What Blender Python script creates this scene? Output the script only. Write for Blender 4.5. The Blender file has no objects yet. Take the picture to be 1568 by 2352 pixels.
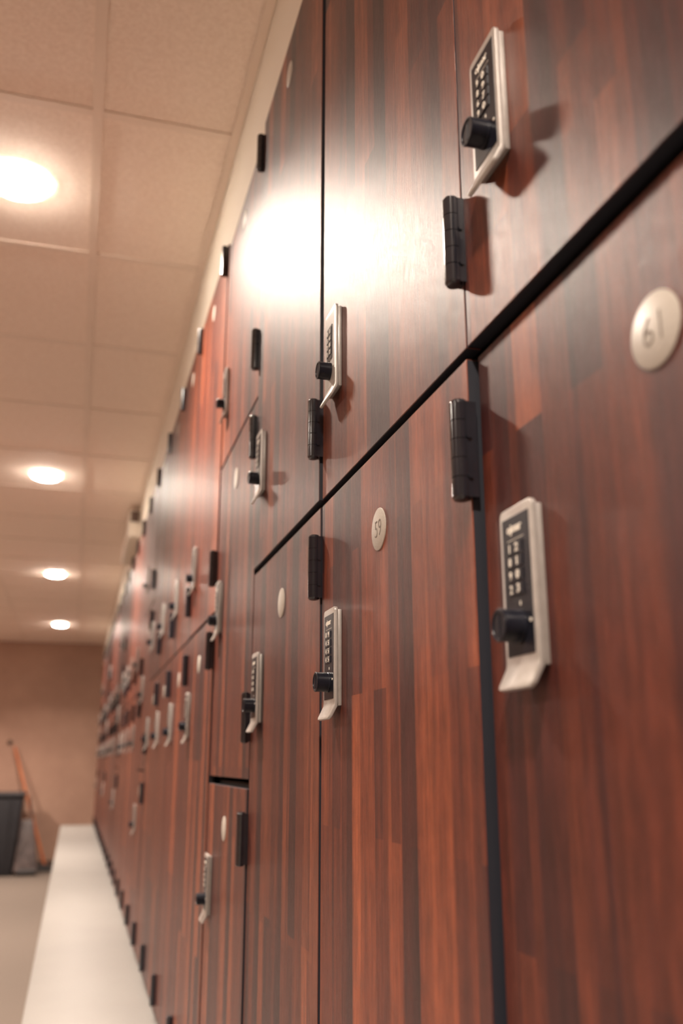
import bpy, bmesh, math, random
from mathutils import Vector, Matrix

# ------------------------------------------------------------------ camera, light, exposure
S = bpy.context.scene
COL = S.collection
CAMZ = 1.165                      # camera height above the floor
FPX, CX, CY = 2071.0, 784.0, 1176.0
pitch = math.atan((1750 - CY) / FPX)
yaw = math.atan((CX - 168) / FPX * math.cos(pitch))
w = Vector((math.sin(yaw) * math.cos(pitch), math.cos(yaw) * math.cos(pitch), math.sin(pitch)))
r = Vector((math.cos(yaw), -math.sin(yaw), 0))
u = r.cross(w)
cd = bpy.data.cameras.new('camera')
cam = bpy.data.objects.new('camera', cd)
COL.objects.link(cam)
cam.matrix_world = Matrix(((r.x, u.x, -w.x, 0), (r.y, u.y, -w.y, 0), (r.z, u.z, -w.z, CAMZ), (0, 0, 0, 1)))
cd.sensor_fit = 'VERTICAL'
cd.sensor_height = 36
cd.lens = 36 * FPX / 2352
cd.clip_start = 0.01
cd.clip_end = 60
cd.dof.use_dof = True
cd.dof.focus_distance = 0.86
cd.dof.aperture_fstop = 4.6
S.camera = cam

wd = bpy.data.worlds.new('world')
S.world = wd
wd.use_nodes = True
wd.node_tree.nodes['Background'].inputs[0].default_value = (1.0, 0.85, 0.72, 1)
wd.node_tree.nodes['Background'].inputs[1].default_value = 0.02

S.view_settings.view_transform = 'Standard'
S.view_settings.look = 'None'
S.view_settings.gamma = 1
S.view_settings.use_curve_mapping = False
S.view_settings.exposure = 2.08

LAMP_COL = (1.0, 0.835, 0.70)
LAMP_W = 8.6
FILL_W = 20.0
LENS_EMIT = 44.0
LAMP_SPREAD = math.radians(133)
LAMP_ROWS = [(-0.235, [-0.38, 2.07, 4.53, 7.08, 9.80]), (-2.15, [-0.38, 2.07, 4.53, 7.08, 9.80])]  # second row is unseen, added as fill to brighten the room

D = 0.25                          # locker front plane is at X = D
ZC = 1.38                         # ceiling above camera
ZTOP, ZBOT = 1.108, -0.620        # locker doors, relative to the camera height
FARY = 11.4
PITCH = 0.4075
Y0 = 0.1375
NCOL = 25
rnd = random.Random(7)

# ------------------------------------------------------------------ materials
def mat(name, col, rough=0.5, metal=0.0, spec=0.5, emit=None, estr=0):
    m = bpy.data.materials.new(name)
    m.use_nodes = True
    b = m.node_tree.nodes['Principled BSDF']
    b.inputs['Base Color'].default_value = (*col, 1)
    b.inputs['Roughness'].default_value = rough
    b.inputs['Metallic'].default_value = metal
    b.inputs['Specular IOR Level'].default_value = spec
    if emit:
        b.inputs['Emission Color'].default_value = (*emit, 1)
        b.inputs['Emission Strength'].default_value = estr
    return m

def nodes(m):
    return m.node_tree.nodes, m.node_tree.links, m.node_tree.nodes['Principled BSDF']

def math_node(N, L, op, a, b=None):
    n = N.new('ShaderNodeMath'); n.operation = op
    for i, v in enumerate((a, b)):
        if v is None: continue
        if isinstance(v, (int, float)): n.inputs[i].default_value = v
        else: L.new(v, n.inputs[i])
    return n.outputs[0]

def mix_col(N, L, mode, fac, a, b):
    n = N.new('ShaderNodeMix'); n.data_type = 'RGBA'; n.blend_type = mode
    for s, v in ((n.inputs[0], fac), (n.inputs[6], a), (n.inputs[7], b)):
        if isinstance(v, (int, float)): s.default_value = v
        elif isinstance(v, tuple): s.default_value = (*v, 1)
        else: L.new(v, s)
    return n.outputs[2]

def noise(N, L, vec, scale, detail=3, rough=0.5):
    n = N.new('ShaderNodeTexNoise')
    n.inputs['Scale'].default_value = scale
    n.inputs['Detail'].default_value = detail
    n.inputs['Roughness'].default_value = rough
    L.new(vec, n.inputs['Vector'])
    return n.outputs[0]

def ramp(N, L, f, stops):
    n = N.new('ShaderNodeValToRGB')
    e = n.color_ramp.elements
    while len(e) < len(stops): e.new(0.5)
    for k, (p, c) in zip(e, stops):
        k.position = p; k.color = (*c, 1)
    L.new(f, n.inputs[0])
    return n.outputs[0]

def wood_material():
    m = mat('striped_reddish_wood_laminate', (0.2, 0.06, 0.03), 0.27)
    N, L, B = nodes(m)
    tc = N.new('ShaderNodeTexCoord')
    oi = N.new('ShaderNodeObjectInfo')
    sep = N.new('ShaderNodeSeparateXYZ'); L.new(tc.outputs['Object'], sep.inputs[0])
    y = math_node(N, L, 'ADD', sep.outputs[1], math_node(N, L, 'MULTIPLY', oi.outputs['Random'], 13.0))
    z = math_node(N, L, 'ADD', sep.outputs[2], math_node(N, L, 'MULTIPLY', oi.outputs['Random'], 31.0))
    def vec(sy, sz):
        c = N.new('ShaderNodeCombineXYZ')
        L.new(math_node(N, L, 'MULTIPLY', y, sy), c.inputs[0])
        L.new(math_node(N, L, 'MULTIPLY', z, sz), c.inputs[1])
        return c.outputs[0]
    def stave(width, length, dy):
        c = N.new('ShaderNodeCombineXYZ')
        L.new(z, c.inputs[0])
        L.new(math_node(N, L, 'ADD', y, dy), c.inputs[1])
        b = N.new('ShaderNodeTexBrick')
        b.inputs['Color1'].default_value = (0, 0, 0, 1)
        b.inputs['Color2'].default_value = (1, 1, 1, 1)
        b.inputs['Scale'].default_value = 1
        b.inputs['Mortar Size'].default_value = 0
        b.inputs['Brick Width'].default_value = length
        b.inputs['Row Height'].default_value = width
        b.offset = 0.37
        L.new(c.outputs[0], b.inputs['Vector'])
        return b.outputs[0]
    t = math_node(N, L, 'ADD', math_node(N, L, 'MULTIPLY', stave(0.034, 0.95, 0), 0.50),
                  math_node(N, L, 'MULTIPLY', stave(0.0215, 0.71, 0.011), 0.20))
    t = math_node(N, L, 'ADD', t, math_node(N, L, 'MULTIPLY', noise(N, L, vec(38, 2.6), 1, 5, 0.65), 0.52))
    t = math_node(N, L, 'SUBTRACT', t, 0.11)
    col = ramp(N, L, t, [(0.14, (0.020, 0.0080, 0.0105)), (0.37, (0.048, 0.0125, 0.0125)),
                         (0.60, (0.118, 0.0290, 0.0160)), (0.90, (0.270, 0.078, 0.034))])
    streak = noise(N, L, vec(420, 7), 1, 4, 0.65)
    col = mix_col(N, L, 'MULTIPLY', 0.5, col, ramp(N, L, streak, [(0.30, (0.55, 0.55, 0.58)), (0.62, (1.25, 1.22, 1.2))]))
    mott = noise(N, L, vec(130, 13), 1, 5, 0.7)
    col = mix_col(N, L, 'MULTIPLY', 0.8, col, ramp(N, L, mott, [(0.33, (0.62, 0.60, 0.64)), (0.66, (1.32, 1.30, 1.25))]))
    fig = noise(N, L, vec(60, 38), 1, 3, 0.6)
    col = mix_col(N, L, 'MULTIPLY', 0.5, col, ramp(N, L, fig, [(0.35, (0.72, 0.70, 0.72)), (0.65, (1.2, 1.2, 1.2))]))
    tint = ramp(N, L, oi.outputs['Random'], [(0.0, (0.88, 0.86, 0.88)), (0.5, (1, 1, 1)), (1.0, (1.22, 1.08, 0.95))])
    col = mix_col(N, L, 'MULTIPLY', 1.0, col, tint)
    L.new(col, B.inputs['Base Color'])
    pore = noise(N, L, vec(1500, 45), 1, 3, 0.6)
    bp = N.new('ShaderNodeBump')
    bp.inputs['Strength'].default_value = 0.62
    bp.inputs['Distance'].default_value = 0.0006
    L.new(pore, bp.inputs['Height'])
    L.new(bp.outputs[0], B.inputs['Normal'])
    rr = ramp(N, L, pore, [(0.35, (0.62,) * 3), (0.6, (0.50,) * 3)])
    L.new(rr, B.inputs['Roughness'])
    B.inputs['Coat Weight'].default_value = 0.46
    B.inputs['Coat Roughness'].default_value = 0.30
    B.inputs['Specular IOR Level'].default_value = 0.20
    B.inputs['Coat IOR'].default_value = 1.45
    L.new(bp.outputs[0], B.inputs['Coat Normal'])
    return m

def noisy(name, c1, c2, scale, rough=0.8, bump=0.0, dist=0.002, detail=4, stretch=(1, 1, 1)):
    m = mat(name, c1, rough)
    N, L, B = nodes(m)
    tc = N.new('ShaderNodeTexCoord')
    mp = N.new('ShaderNodeMapping'); mp.inputs['Scale'].default_value = stretch
    L.new(tc.outputs['Object'], mp.inputs[0])
    f = noise(N, L, mp.outputs[0], scale, detail, 0.6)
    L.new(ramp(N, L, f, [(0.35, c1), (0.65, c2)]), B.inputs['Base Color'])
    if bump:
        bp = N.new('ShaderNodeBump')
        bp.inputs['Strength'].default_value = bump
        bp.inputs['Distance'].default_value = dist
        L.new(f, bp.inputs['Height']); L.new(bp.outputs[0], B.inputs['Normal'])
    return m

WOOD = wood_material()
CORE = mat('black_laminate_core', (0.014, 0.016, 0.024), 0.55)
CARC = noisy('dark_carcass_board', (0.018, 0.017, 0.019), (0.024, 0.022, 0.024), 12, 0.7)
HINGE = noisy('glossy_black_hinge_enamel', (0.012, 0.013, 0.018), (0.016, 0.017, 0.023), 60, 0.12)
HINGE.node_tree.nodes['Principled BSDF'].inputs['Specular IOR Level'].default_value = 0.8
BLACKP = noisy('black_lock_plastic', (0.009, 0.010, 0.016), (0.012, 0.013, 0.020), 80, 0.30)
BLACKP.node_tree.nodes['Principled BSDF'].inputs['Specular IOR Level'].default_value = 0.25
SILVER = noisy('satin_silver_lock_metal', (0.42, 0.395, 0.37), (0.48, 0.455, 0.43), 90, 0.36)
SILVER.node_tree.nodes['Principled BSDF'].inputs['Metallic'].default_value = 0.45
GREYF = noisy('grey_lock_face', (0.34, 0.32, 0.30), (0.38, 0.36, 0.34), 90, 0.4)
INK = mat('white_lettering', (0.78, 0.74, 0.66), 0.5)
DISC = noisy('brushed_number_disc', (0.40, 0.37, 0.33), (0.47, 0.44, 0.39), 200, 0.42, stretch=(1, 1, 8))
DINK = mat('dark_engraved_number', (0.17, 0.145, 0.12), 0.6)
LEFTW = noisy('brown_left_wall', (0.30, 0.17, 0.12), (0.34, 0.20, 0.14), 3, 0.7)
SOFFIT = noisy('cream_soffit_paint', (0.72, 0.66, 0.56), (0.74, 0.68, 0.58), 4, 0.75)
WALLM = noisy('tan_wall_paint', (0.37, 0.225, 0.167), (0.44, 0.275, 0.203), 2.0, 0.8)
TILE = noisy('mineral_fibre_ceiling_tile', (0.86, 0.73, 0.63), (0.95, 0.83, 0.73), 130, 0.9, 0.5, 0.002, 3)
TBAR = noisy('ceiling_grid_enamel', (0.82, 0.70, 0.60), (0.86, 0.74, 0.64), 6, 0.55)
FLOORM = noisy('grey_tan_carpet', (0.105, 0.083, 0.068), (0.16, 0.126, 0.104), 220, 0.95, 0.5, 0.004)
BENCHM = noisy('white_bench_laminate', (0.225, 0.217, 0.206), (0.243, 0.234, 0.222), 3, 0.42)
PLINTH = noisy('grey_bench_plinth', (0.42, 0.36, 0.30), (0.46, 0.40, 0.34), 6, 0.6)
LENS = mat('lit_downlight_lens', (0.9, 0.9, 0.9), 0.4, emit=(1.0, 0.89, 0.77), estr=LENS_EMIT)
TRIMW = noisy('white_downlight_trim', (0.78, 0.74, 0.68), (0.8, 0.76, 0.7), 20, 0.4)
BINM = noisy('black_bin_plastic', (0.014, 0.015, 0.020), (0.020, 0.021, 0.027), 20, 0.5)
ORANGE = noisy('orange_varnished_handle', (0.50, 0.13, 0.05), (0.60, 0.19, 0.07), 8, 0.4)
BRISTLE = noisy('dark_broom_bristle', (0.03, 0.028, 0.03), (0.06, 0.055, 0.055), 150, 0.9)
GREYBAG = noisy('grey_plastic_film', (0.06, 0.048, 0.05), (0.11, 0.085, 0.082), 14, 0.45, 0.6, 0.01)
BOXW = noisy('white_casing', (0.70, 0.62, 0.52), (0.74, 0.66, 0.56), 9, 0.5)
GRILLE = noisy('brown_grille', (0.10, 0.06, 0.045), (0.14, 0.09, 0.07), 40, 0.7)

# ------------------------------------------------------------------ helpers
def bx(bm, x0, x1, y0, y1, z0, z1, mi=0):
    v = [bm.verts.new(p) for p in ((x0, y0, z0), (x1, y0, z0), (x1, y1, z0), (x0, y1, z0),
                                   (x0, y0, z1), (x1, y0, z1), (x1, y1, z1), (x0, y1, z1))]
    fs = []
    for q in ((3, 2, 1, 0), (4, 5, 6, 7), (0, 1, 5, 4), (1, 2, 6, 5), (2, 3, 7, 6), (3, 0, 4, 7)):
        f = bm.faces.new([v[i] for i in q]); f.material_index = mi; fs.append(f)
    return fs

def lathe(bm, prof, c, axis='z', n=28, mi=0, smooth=True):
    """revolve (radius, height) pairs about an axis through c"""
    rings = []
    for (rad, h) in prof:
        ring = []
        for k in range(n):
            a = 2 * math.pi * k / n
            p, q = rad * math.cos(a), rad * math.sin(a)
            co = {'z': (p, q, h), 'x': (h, p, q), 'y': (q, h, p)}[axis]
            ring.append(bm.verts.new(Vector(co) + Vector(c)))
        rings.append(ring)
    for a, b in zip(rings, rings[1:]):
        for k in range(n):
            f = bm.faces.new((a[k], a[(k + 1) % n], b[(k + 1) % n], b[k]))
            f.material_index = mi; f.smooth = smooth
    for rg, rev in ((rings[0], True), (rings[-1], False)):
        f = bm.faces.new(list(reversed(rg)) if rev else rg); f.material_index = mi

def tube(bm, a, b, ra, rb=None, n=14, mi=0):
    a, b = Vector(a), Vector(b); rb = ra if rb is None else rb
    d = (b - a).normalized(); s = d.orthogonal().normalized(); t = d.cross(s)
    A = [bm.verts.new(a + (s * math.cos(2 * math.pi * k / n) + t * math.sin(2 * math.pi * k / n)) * ra) for k in range(n)]
    B = [bm.verts.new(b + (s * math.cos(2 * math.pi * k / n) + t * math.sin(2 * math.pi * k / n)) * rb) for k in range(n)]
    for k in range(n):
        f = bm.faces.new((A[k], A[(k + 1) % n], B[(k + 1) % n], B[k])); f.smooth = True; f.material_index = mi
    bm.faces.new(list(reversed(A))).material_index = mi
    bm.faces.new(B).material_index = mi

def me_from(name, bm, mats, bevel=0.0, seg=2):
    bmesh.ops.recalc_face_normals(bm, faces=bm.faces)
    if bevel:
        es = [e for e in bm.edges if len(e.link_faces) == 2 and e.calc_face_angle(0) > 0.6]
        bmesh.ops.bevel(bm, geom=es, offset=bevel, segments=seg, affect='EDGES', profile=0.5)
    m = bpy.data.meshes.new(name)
    bm.to_mesh(m); bm.free()
    m.set_sharp_from_angle(angle=math.radians(35))
    for x in mats: m.materials.append(x)
    return m

def link(name, me, parent=None, loc=(0, 0, 0)):
    o = bpy.data.objects.new(name, me); COL.objects.link(o)
    o.location = loc
    if parent: o.parent = parent
    return o

def thing(name, label, cat, loc, group=None):
    o = bpy.data.objects.new(name, None); COL.objects.link(o)
    o.empty_display_size = 0.05
    o.location = loc; o['label'] = label; o['category'] = cat
    if group: o['group'] = group
    return o

def struct(name, me, loc=(0, 0, 0)):
    o = link(name, me, None, loc); o['kind'] = 'structure'
    return o

def box_me(name, dims, m, bevel=0.0):
    bm = bmesh.new(); bx(bm, *dims)
    return me_from(name, bm, [m] if not isinstance(m, list) else m, bevel)

_text = {}
def text_mesh(txt, size, extr=0.0002):
    """text as a flat mesh in local Y (to the left) and Z, facing -X"""
    k = (txt, size)
    if k in _text: return _text[k]
    cu = bpy.data.curves.new('lettering', 'FONT')
    cu.body = txt; cu.size = size; cu.align_x = 'CENTER'; cu.align_y = 'CENTER'
    cu.offset = (-0.018 if size > .015 else 0.012) * size; cu.extrude = extr; cu.resolution_u = 4
    o = bpy.data.objects.new('lettering', cu); COL.objects.link(o)
    bpy.context.view_layer.update()
    m = bpy.data.meshes.new_from_object(o.evaluated_get(bpy.context.evaluated_depsgraph_get()))
    bpy.data.objects.remove(o); bpy.data.curves.remove(cu)
    _text[k] = m
    return m

def add_text(bm, txt, size, x, y, z, mi, sx=1.0, sz=1.0):
    """writing that reads correctly for someone facing +X (text runs towards -Y)"""
    m = text_mesh(txt, size)
    base = len(bm.verts)
    vs = [bm.verts.new((x - v.co.z, y - v.co.x * sx, z + v.co.y * sz)) for v in m.vertices]
    for p in m.polygons:
        try:
            f = bm.faces.new([vs[i] for i in p.vertices]); f.material_index = mi
        except ValueError:
            pass

# ------------------------------------------------------------------ setting
RX0, RX1, RY0, RY1 = -3.6, 0.80, -2.6, FARY
struct('floor', box_me('floor', (RX0 - .1, RX1 + .1, RY0 - .1, RY1 + .1, -0.1, 0), FLOORM))
struct('wall_far', box_me('wall_far', (RX0 - .1, RX1 + .1, RY1, RY1 + .1, 0, 2.75), WALLM))
struct('wall_near', box_me('wall_near', (RX0 - .1, RX1 + .1, RY0 - .1, RY0, 0, 2.75), SOFFIT))
struct('wall_left', box_me('wall_left', (RX0 - .1, RX0, RY0, RY1, 0, 2.75), LEFTW))
struct('wall_right', box_me('wall_right', (RX1, RX1 + .1, RY0, RY1, 0, 2.75), WALLM))
struct('baseboard_far', box_me('baseboard_far', (RX0 + .002, 0.79, RY1 - .012, RY1 - .001, 0.001, 0.09), GRILLE))

def build_ceiling():
    zc = CAMZ + ZC
    bm = bmesh.new()
    gx = [-0.0525 + 0.6 * k for k in range(-6, 2)]
    gy = [1.768 + 0.6 * k for k in range(-8, 18)]
    hole = 0.08
    for i in range(len(gx) - 1):
        for j in range(len(gy) - 1):
            x0, x1 = max(gx[i] + .012, RX0 + .002), min(gx[i + 1] - .012, 0.262)
            y0, y1 = max(gy[j] + .012, RY0 + .002), min(gy[j + 1] - .012, RY1 - .002)
            if x1 <= x0 or y1 <= y0: continue
            bx(bm, x0, x1, y0, y1, zc + .0036, zc + .022)
    struct('ceiling', me_from('ceiling', bm, [TILE]))
    bm = bmesh.new()
    for x in gx:
        if RX0 < x < 0.25: bx(bm, x - .012, x + .012, RY0 + .002, RY1 - .002, zc, zc + .003)
    for y in gy:
        if RY0 < y < RY1:
            xs = [RX0 + .002] + [x for x in gx if RX0 < x < .25] + [0.262]
            for a, b in zip(xs, xs[1:]):
                bx(bm, a + (.0121 if a in gx else 0), b - (.0121 if b in gx else 0), y - .0115, y + .0115, zc + .0002, zc + .0032)
    struct('trim_1', me_from('trim_1', bm, [TBAR]))
    # plenum cover over the tiles keeps the room closed
    struct('trim_2', box_me('trim_2', (RX0, RX1, RY0, RY1, zc + .03, zc + .12), TILE))
build_ceiling()
# soffit above the lockers
bm = bmesh.new()
bx(bm, 0.263, RX1 - .002, RY0 + .002, RY1 - .002, CAMZ + ZTOP + .016, CAMZ + ZC + .028)
struct('trim_3', me_from('trim_3', bm, [SOFFIT]))
bm = bmesh.new()
bx(bm, 0.243, 0.262, RY0 + .002, RY1 - .002, CAMZ + ZC - .003, CAMZ + ZC - .0005)
struct('trim_4', me_from('trim_4', bm, [TBAR]))

# ------------------------------------------------------------------ downlights
def make_downlight(x, y, label, watt):
    zc = CAMZ + ZC
    t = thing('ceiling_downlight', label, 'light', (x, y, zc - .008), 'round downlights in the tiled ceiling')
    bm = bmesh.new()
    n = 40
    prof = [(0.0665, 0.0075), (0.076, 0.0075), (0.077, 0.002), (0.074, 0.0), (0.068, 0.001)]
    rings = [[bm.verts.new((rr * math.cos(2 * math.pi * k / n), rr * math.sin(2 * math.pi * k / n), h)) for k in range(n)] for rr, h in prof]
    for a, b in zip(rings, rings[1:] + rings[:1]):
        for k in range(n):
            f = bm.faces.new((a[k], a[(k + 1) % n], b[(k + 1) % n], b[k])); f.smooth = True
    link('trim_ring', me_from('trim_ring', bm, [TRIMW]), t)
    bm = bmesh.new()
    lathe(bm, [(0.03, -0.0105), (0.052, -0.0095), (0.062, -0.0055), (0.0662, 0.0), (0.0662, 0.0070)], (0, 0, 0), n=40)
    l = link('lamp_lens', me_from('lamp_lens', bm, [LENS]), t)
    ld = bpy.data.lights.new('lamp_light', 'AREA')
    ld.shape = 'DISK'; ld.size = 0.12; ld.energy = watt; ld.color = LAMP_COL; ld.spread = LAMP_SPREAD
    lo = bpy.data.objects.new('lamp_light', ld); COL.objects.link(lo)
    lo.parent = t; lo.location = (0, 0, -0.0125)
    return t
LIGHT_LABELS = ['round ceiling downlight above the camera end of the locker row',
                'nearest and largest glowing ceiling downlight, cut by the left photo edge',
                'second nearest of the four glowing ceiling downlights',
                'third of the four glowing ceiling downlights, between the second and the smallest',
                'smallest and farthest glowing ceiling downlight, close to the far wall']
for ri, (lx, ys) in enumerate(LAMP_ROWS):
    for k, ly in enumerate(ys):
        make_downlight(lx, ly, LIGHT_LABELS[k] if ri == 0 else
                       'added fill lamp for the room, out of view left of the %s lamp' %
                       ['overhead', 'nearest', 'second', 'third', 'farthest'][k], LAMP_W if ri == 0 else FILL_W)

# ------------------------------------------------------------------ locker parts (local: x from the door face, y, z)
DT = 0.012        # door thickness
def door_mesh(y0, y1, h):
    bm = bmesh.new()
    fs = bx(bm, 0, DT, y0, y1, 0.002, h - 0.002, 1)
    fs[5].material_index = 0; fs[3].material_index = 0
    return me_from('door', bm, [WOOD, CORE], 0.0005, 1)

def carcass_mesh(h):
    bm = bmesh.new()
    a, b = 0.0165, 0.42
    bx(bm, a, b, 0.001, 0.013, 0.0, h); bx(bm, a, b, PITCH - .013, PITCH - .001, 0.0, h)
    bx(bm, a, b, 0.013, PITCH - .013, 0.0, 0.012); bx(bm, a, b, 0.013, PITCH - .013, h - .012, h)
    bx(bm, b - .012, b, 0.013, PITCH - .013, 0.012, h - .012)
    return me_from('cabinet_body', bm, [CARC])

def hinge_mesh():
    bm = bmesh.new()
    H = 0.0745; cxh = -0.0078; R = 0.0066
    prof = [(0.0030, 0.0), (0.0052, 0.0008), (R, 0.0028)]
    for k in range(5):
        a = 0.0028 + (H - 0.0056) * k / 5; b = 0.0028 + (H - 0.0056) * (k + 1) / 5
        prof += [(R, a + .0003), (R, b - .0003), (R - .0007, b - .0003), (R - .0007, b + .0003)]
    prof = prof[:-2] + [(R, H - .0028), (0.0052, H - .0008), (0.0030, H)]
    lathe(bm, prof, (cxh, 0.001, 0), n=24)
    # neck going down into the gap, and its screw heads
    fs = bx(bm, cxh, 0.003, -0.0048, 0.0066, 0.0025, H - .0025)
    for zz in (0.017, 0.046):
        lathe(bm, [(0.0018, -0.0016), (0.0016, -0.0012), (0.0018, 0.0)], (-0.0035, -0.0048, zz), axis='y', n=12)
    return me_from('hinge', bm, [HINGE])

LH, LW = 0.099, 0.0425      # lock height and width
def lock_mesh():
    bm = bmesh.new()
    # mounting base
    bx(bm, -0.0038, 0.0, 0.0012, LW - .0012, 0.0005, LH - .003)
    # front plate with the pull lip bent outwards, swept across the width, corners eased
    prof_f = [(-0.0078, LH - .0), (-0.0078, 0.004), (-0.0082, 0.001), (-0.0147, -0.0120)]
    prof_b = [(-0.0122 + .0005, -0.0132), (-0.0048, -0.0005), (-0.0042, 0.004), (-0.0042, LH)]
    pr = prof_f + prof_b
    A = [bm.verts.new((x, 0, z)) for x, z in pr]; B = [bm.verts.new((x, LW, z)) for x, z in pr]
    n = len(pr)
    for k in range(n):
        bm.faces.new((A[k], A[(k + 1) % n], B[(k + 1) % n], B[k]))
    bm.faces.new(A); bm.faces.new(list(reversed(B)))
    bm.edges.ensure_lookup_table()
    bmesh.ops.recalc_face_normals(bm, faces=bm.faces)
    # round the two upper and the two lip corners seen from the front
    es = [e for e in bm.edges if abs(e.verts[0].co.y - e.verts[1].co.y) < 1e-6 and
          ((abs(e.verts[0].co.z - LH) < 1e-5 and abs(e.verts[1].co.z - LH) < 1e-5) or
           (e.verts[0].co.z < -.011 and e.verts[1].co.z < -.011))]
    bmesh.ops.bevel(bm, geom=es, offset=0.0042, segments=5, affect='EDGES', profile=0.5)
    es = [e for e in bm.edges if len(e.link_faces) == 2 and e.calc_face_angle(0) > 1.0]
    bmesh.ops.bevel(bm, geom=es, offset=0.0006, segments=2, affect='EDGES', profile=0.5)
    for f in bm.faces: f.smooth = False
    return me_from('combination_lock', bm, [SILVER])

KNZ = 0.0245       # knob centre above the plate's foot
DIGZ = [0.0722 - 0.0084 * k for k in range(4)]
def panel_mesh(code, prev, style, logo=True):
    bm = bmesh.new()
    x = -0.0078
    cy = LW / 2
    if style == 'black':
        bx(bm, x - .0004, x + .0001, 0.0042, LW - .0042, 0.0075, LH - .0065, 0)
        bx(bm, x - .0006, x - .0003, cy - .0105, cy + .0105, DIGZ[0] + .0056, DIGZ[0] + .0059, 1)
        if logo: add_text(bm, 'ojmar', 0.0080, x - .0006, cy + .001, LH - .0140, 1, 1.0, 1.0)
    else:
        bx(bm, x - .0002, x + .0001, 0.0036, LW - .0036, 0.0060, LH - .0050, 2)
        bx(bm, x - .0008, x - .0001, cy - .0095, cy + .0105, DIGZ[3] - .0095, DIGZ[0] + .0062, 0)
    # four number wheels standing out of the panel
    for k, z in enumerate(DIGZ):
        bx(bm, x - .0012, x - .0003, cy - .0085, cy + .0105, z - .0034, z + .0034, 0)
        add_text(bm, code[k], 0.0078, x - .0014, cy - .0022, z, 1, 1.05, .95)
        add_text(bm, prev[k], 0.0076, x - .0014, cy + .0068, z, 1, .8, .95)
    # small marks beside the knob
    bx(bm, x - .0008, x - .0003, cy - .0030, cy - .0022, KNZ + .0122, KNZ + .0148, 1)
    lathe(bm, [(0.0011, -.0004), (0.0011, 0)], (x - .0004, 0.0068, KNZ + .002), axis='x', n=10, mi=1)
    return me_from('keypad_panel', bm, [BLACKP, INK, GREYF])

def knob_mesh():
    bm = bmesh.new()
    lathe(bm, [(0.0100, -0.0002), (0.0100, -0.0018), (0.0097, -0.0022), (0.0097, -0.0128), (0.0100, -0.0131), (0.0100, -0.0139),
               (0.0095, -0.0144), (0.0084, -0.0144), (0.0081, -0.0136), (0.0010, -0.0136)], (-0.0080, LW / 2, KNZ), axis='x', n=32)
    bx(bm, -0.0222, -0.0213, LW / 2 - .0009, LW / 2 + .0009, KNZ - .0065, KNZ + .0065)
    return me_from('knob', bm, [BLACKP])

def disc_mesh(num):
    bm = bmesh.new()
    R = 0.0195
    lathe(bm, [(R, 0.0), (R, -0.0008), (R - .0006, -0.0011), (0.0005, -0.0011)], (0, 0, 0), axis='x', n=44)
    if num: add_text(bm, num, 0.0215, -0.0012, 0, 0, 1, .95, 1.05)
    return me_from('number_disc', bm, [DISC, DINK])

HINGE_ME = hinge_mesh(); LOCK_ME = lock_mesh(); KNOB_ME = knob_mesh()
PANEL_GEN = panel_mesh('4555', '3444', 'black')
DISC_GEN = disc_mesh(None)
CARC_ME = {}
DOOR_ME = {}

# tiers: name -> (z0, z1, lock top, disc z, hinge bottoms)
TIER = {
    'upper':  (0.2852, ZTOP, 0.492, 1.040, (0.335, 1.025)),
    'lower':  (ZBOT, 0.2808, 0.152, 0.2025, (-0.600, 0.1715)),
    'top':    (0.5806, ZTOP, 0.775, 1.040, (0.625, 1.025)),
    'middle': (-0.0265, 0.5794, 0.333, 0.499, (0.0265, 0.470)),
    'bottom': (ZBOT, -0.0325, -0.157, -0.106, (-0.600, -0.1440)),
}
ORD = ['first', 'second', 'third', 'fourth', 'fifth', 'sixth', 'seventh', 'eighth', 'ninth', 'tenth', 'eleventh', 'twelfth',
       'thirteenth', 'fourteenth', 'fifteenth', 'sixteenth', 'seventeenth', 'eighteenth', 'nineteenth', 'twentieth',
       'twenty-first', 'twenty-second', 'twenty-third', 'twenty-fourth', 'twenty-fifth']
# per locker: recess of the door (m), near inset, far inset, number, code, previous digits, lock style
SPEC = {
    (0, 'upper'): dict(x=0.0, a=.002, b=.0012, code='0970', prev='9869'),
    (0, 'lower'): dict(x=.0068, a=.002, b=.003, num='61', code='2103', prev='1092'),
    (1, 'upper'): dict(x=0.0, a=.0012, b=.003, code='1682', prev='0571', style='grey'),
    (1, 'lower'): dict(x=0.0, a=.002, b=.003, num='59', code='9555', prev='8444'),
    (2, 'upper'): dict(x=-.0028, a=.003, b=.0012),
    (2, 'lower'): dict(x=-.0008, a=.003, b=.002),
    (3, 'top'): dict(x=-.0014, a=.0012, b=.005),
    (3, 'middle'): dict(x=-.0012, a=.0016, b=.0008),
    (3, 'bottom'): dict(x=-.0030, a=.0025, b=.005, dz=.004),
    (4, 'upper'): dict(x=-.0032, a=.001, b=.0015),
    (4, 'lower'): dict(x=-.0045, a=.002, b=.002),
}
LBL = {
    (0, 'upper'): 'upper wooden locker at the photo right edge, its keypad lock showing 0970',
    (0, 'lower'): 'recessed wooden locker numbered 61 at the right edge, lower tier',
    (1, 'upper'): 'upper wooden locker with grey-faced keypad lock reading 1682 and bright lamp reflection',
    (1, 'lower'): 'lower wooden locker numbered 59, keypad lock reading 9555',
    (2, 'upper'): 'upper wooden locker catching the brightest lamp glare, third column from the right',
    (2, 'lower'): 'tall lower wooden locker with blank-looking disc directly left of locker 59',
    (3, 'top'): 'topmost of the three stacked lockers in the fourth column from the right',
    (3, 'middle'): 'middle one of the three stacked lockers in the fourth column from the right',
    (3, 'bottom'): 'bottom of three stacked lockers, fourth column from the right, outlined by a black gap',
}
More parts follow.
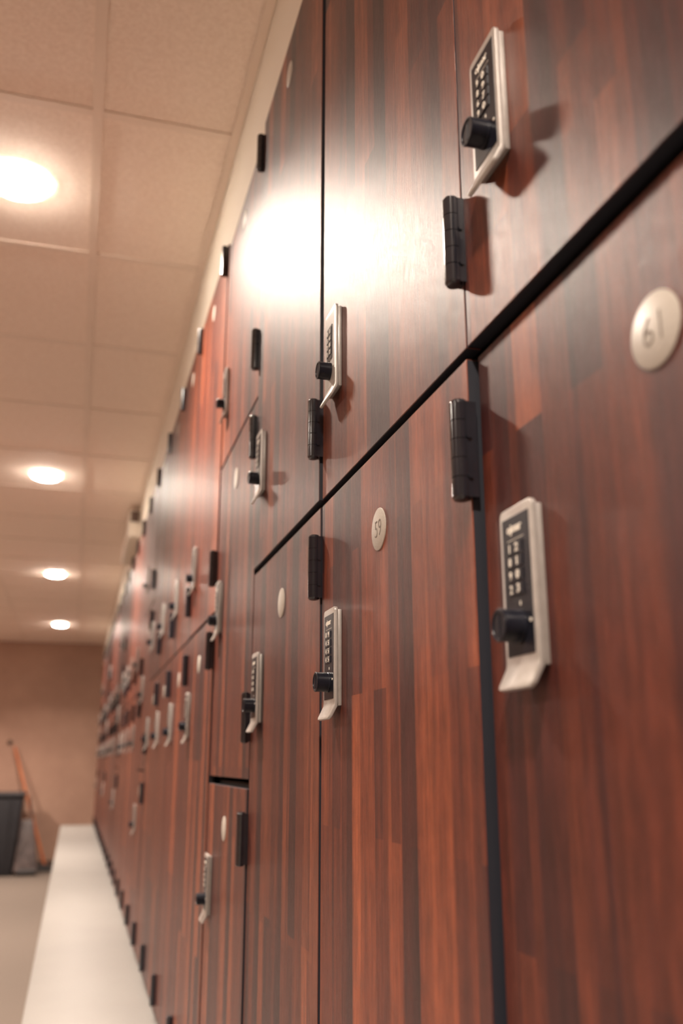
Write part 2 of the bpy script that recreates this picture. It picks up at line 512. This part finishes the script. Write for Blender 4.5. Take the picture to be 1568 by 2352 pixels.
def make_locker(c, tier):
    z0, z1, lt, dz, hz = TIER[tier]
    sp = SPEC.get((c, tier))
    if sp is None:
        sp = dict(x=rnd.uniform(-.0040, -.0015), a=.0015, b=.002)
    y = Y0 + PITCH * c
    if c > 4 and tier == 'upper': z0 = 0.2830
    if c > 4 and tier == 'lower': z1 = 0.2815
    if c > 4 and tier == 'middle': z0 = -0.0305
    top = z1 - (0.018 if (c == 3 and tier == 'top') else 0)
    h = top - z0
    lab = LBL.get((c, tier))
    if lab is None:
        if c % 5 == 3:
            lab = '%s of three stacked small lockers in the %s column from the right' % (tier, ORD[c])
        elif c < 10:
            lab = 'tall reddish %s locker in the %s column from the right' % (tier, ORD[c])
        else:
            lab = 'small blurred far-off %s locker, %s column from the right' % (tier, ORD[c])
    t = thing('locker', lab, 'locker', (D, y, CAMZ + z0), 'wooden lockers in the long row')
    fx = sp['x']
    # carcass
    k = round(h, 4)
    if k not in CARC_ME: CARC_ME[k] = carcass_mesh(h)
    link('cabinet_body', CARC_ME[k], t, (0.003, 0, 0))
    dh = h - sp.get('dz', 0)
    kk = (round(dh, 4), sp['a'], sp['b'])
    if kk not in DOOR_ME: DOOR_ME[kk] = door_mesh(sp['a'], PITCH - sp['b'], dh)
    d = link('door', DOOR_ME[kk], t, (fx, 0, 0))
    dm = disc_mesh(sp['num']) if sp.get('num') else DISC_GEN
    dd = link('number_disc', dm, d, (0, PITCH / 2, dz - z0))
    if sp.get('num'): dd['label'] = 'round disc engraved %s' % sp['num']
    for q in hz:
        hh = min(q, top - .083) if q > z0 + h * .6 else q
        link('hinge', HINGE_ME, t, (fx, 0.0005, hh - z0))
    lk = link('combination_lock', LOCK_ME, t, (fx - .0001, PITCH - .083, lt - LH - z0))
    pm = panel_mesh(sp['code'], sp['prev'], sp.get('style', 'black')) if sp.get('code') else PANEL_GEN
    link('keypad_panel', pm, lk)
    link('knob', KNOB_ME, lk)
    return t
for c in range(NCOL):
    for tier in (('top', 'middle', 'bottom') if c % 5 == 3 else ('upper', 'lower')):
        make_locker(c, tier)

# ------------------------------------------------------------------ bench under the lockers
YB1 = Y0 + PITCH * NCOL
zb = CAMZ - 0.636
t = thing('bench', 'long white bench ledge running along the foot of the lockers', 'bench', (0, 0, 0))
bm = bmesh.new(); bx(bm, -0.077, 0.66, -1.2, YB1 + .01, zb - .04, zb)
link('bench_top', me_from('bench_top', bm, [BENCHM], 0.003, 2), t)
bm = bmesh.new(); bx(bm, 0.0, 0.66, -1.15, YB1 - .03, 0.0, zb - .0401)
link('plinth', me_from('plinth', bm, [PLINTH]), t)
t = thing('locker_plinth', 'thin black recessed kick strip between bench and lockers', 'plinth', (0, 0, 0))
bm = bmesh.new(); bx(bm, 0.262, 0.64, Y0 + .002, YB1 - .002, zb + .0002, CAMZ + ZBOT - .0005)
link('kick_strip', me_from('kick_strip', bm, [CORE]), t)

# ------------------------------------------------------------------ box on the soffit
t = thing('ventilation_box', 'small white casing with dark end fixed on the soffit above the lockers', 'vent box', (0.262, 4.95, CAMZ + 1.20))
bm = bmesh.new(); bx(bm, -0.062, 0.0, 0.02, 0.80, 0.0, 0.155)
link('casing', me_from('casing', bm, [BOXW], 0.006, 2), t)
bm = bmesh.new()
bx(bm, -0.055, -0.01, 0.008, 0.0199, 0.085, 0.145)
for k in range(3): bx(bm, -0.05, -0.015, 0.002, 0.008, 0.092 + .018 * k, 0.1 + .018 * k)
link('end_grille', me_from('end_grille', bm, [GRILLE]), t)

# ------------------------------------------------------------------ far corner: bin, broom, dustpan
t = thing('rubbish_bin', 'large black rubbish bin at the left edge by the far wall', 'bin', (-0.755, 10.95, 0))
bm = bmesh.new()
def frus(bm, x0, x1, y0, y1, z0, X0, X1, Y0_, Y1_, z1):
    v = [bm.verts.new(p) for p in ((x0, y0, z0), (x1, y0, z0), (x1, y1, z0), (x0, y1, z0), (X0, Y0_, z1), (X1, Y0_, z1), (X1, Y1_, z1), (X0, Y1_, z1))]
    for q in ((3, 2, 1, 0), (4, 5, 6, 7), (0, 1, 5, 4), (1, 2, 6, 5), (2, 3, 7, 6), (3, 0, 4, 7)):
        bm.faces.new([v[i] for i in q])
frus(bm, -.21, .21, -.20, .20, 0.001, -.27, .27, -.25, .25, .80)
link('bin_body', me_from('bin_body', bm, [BINM], 0.02, 3), t)
bm = bmesh.new(); bx(bm, -.285, .285, -.265, .265, .80, .845)
link('lid', me_from('lid', bm, [BINM], 0.015, 3), t)
for sx in (-1, 1):
    bm = bmesh.new(); frus(bm, sx * .13 - .012, sx * .13 + .012, -.212, -.19, .08, sx * .15 - .012, sx * .15 + .012, -.255, -.22, .78)
    link('rib', me_from('rib', bm, [BINM], 0.004, 1), t)

t = thing('broom', 'orange-handled broom leaning on the far wall beside the bin', 'broom', (-0.24, 11.2, 0))
bm = bmesh.new(); tube(bm, (0.02, -0.06, 0.06), (-0.42, 0.165, 1.33), 0.016, 0.013)
link('handle', me_from('handle', bm, [ORANGE]), t)
bm = bmesh.new(); frus(bm, -.17, .09, -.09, .0, 0.03, -.11, .05, -.08, -.02, .075)
link('broom_head', me_from('broom_head', bm, [BRISTLE], .006, 2), t)
bm = bmesh.new(); frus(bm, -.19, .11, -.10, .01, 0.001, -.17, .09, -.09, 0, .0299)
link('bristles', me_from('bristles', bm, [BRISTLE]), t)
t = thing('dustpan', 'grey upright dustpan standing between the bin and the broom', 'dustpan', (-0.40, 10.86, 0))
bm = bmesh.new(); frus(bm, -.13, .12, -.12, .10, 0.04, -.09, .03, -.01, .05, .56)
link('pan', me_from('pan', bm, [GREYBAG], .012, 2), t)
bm = bmesh.new(); tube(bm, (.02, .03, .55), (-.03, .06, .80), .010); tube(bm, (-.09, -.125, .04), (.10, -.125, .04), .03)
link('handle', me_from('handle', bm, [BRISTLE]), t)
t = thing('wall_hook', 'small dark hook on the far wall above the bin', 'hook', (-0.72, 11.399, CAMZ + .22))
bm = bmesh.new(); lathe(bm, [(0.028, 0), (0.028, -.012), (0.02, -.018)], (0, 0, 0), axis='y', n=20)
link('hook_plate', me_from('hook_plate', bm, [GRILLE]), t)
bm = bmesh.new(); tube(bm, (0, -.0181, 0), (0, -.045, -.005), .008); tube(bm, (0, -.045, -.005), (0, -.055, .02), .008)
link('peg', me_from('peg', bm, [GRILLE]), t)
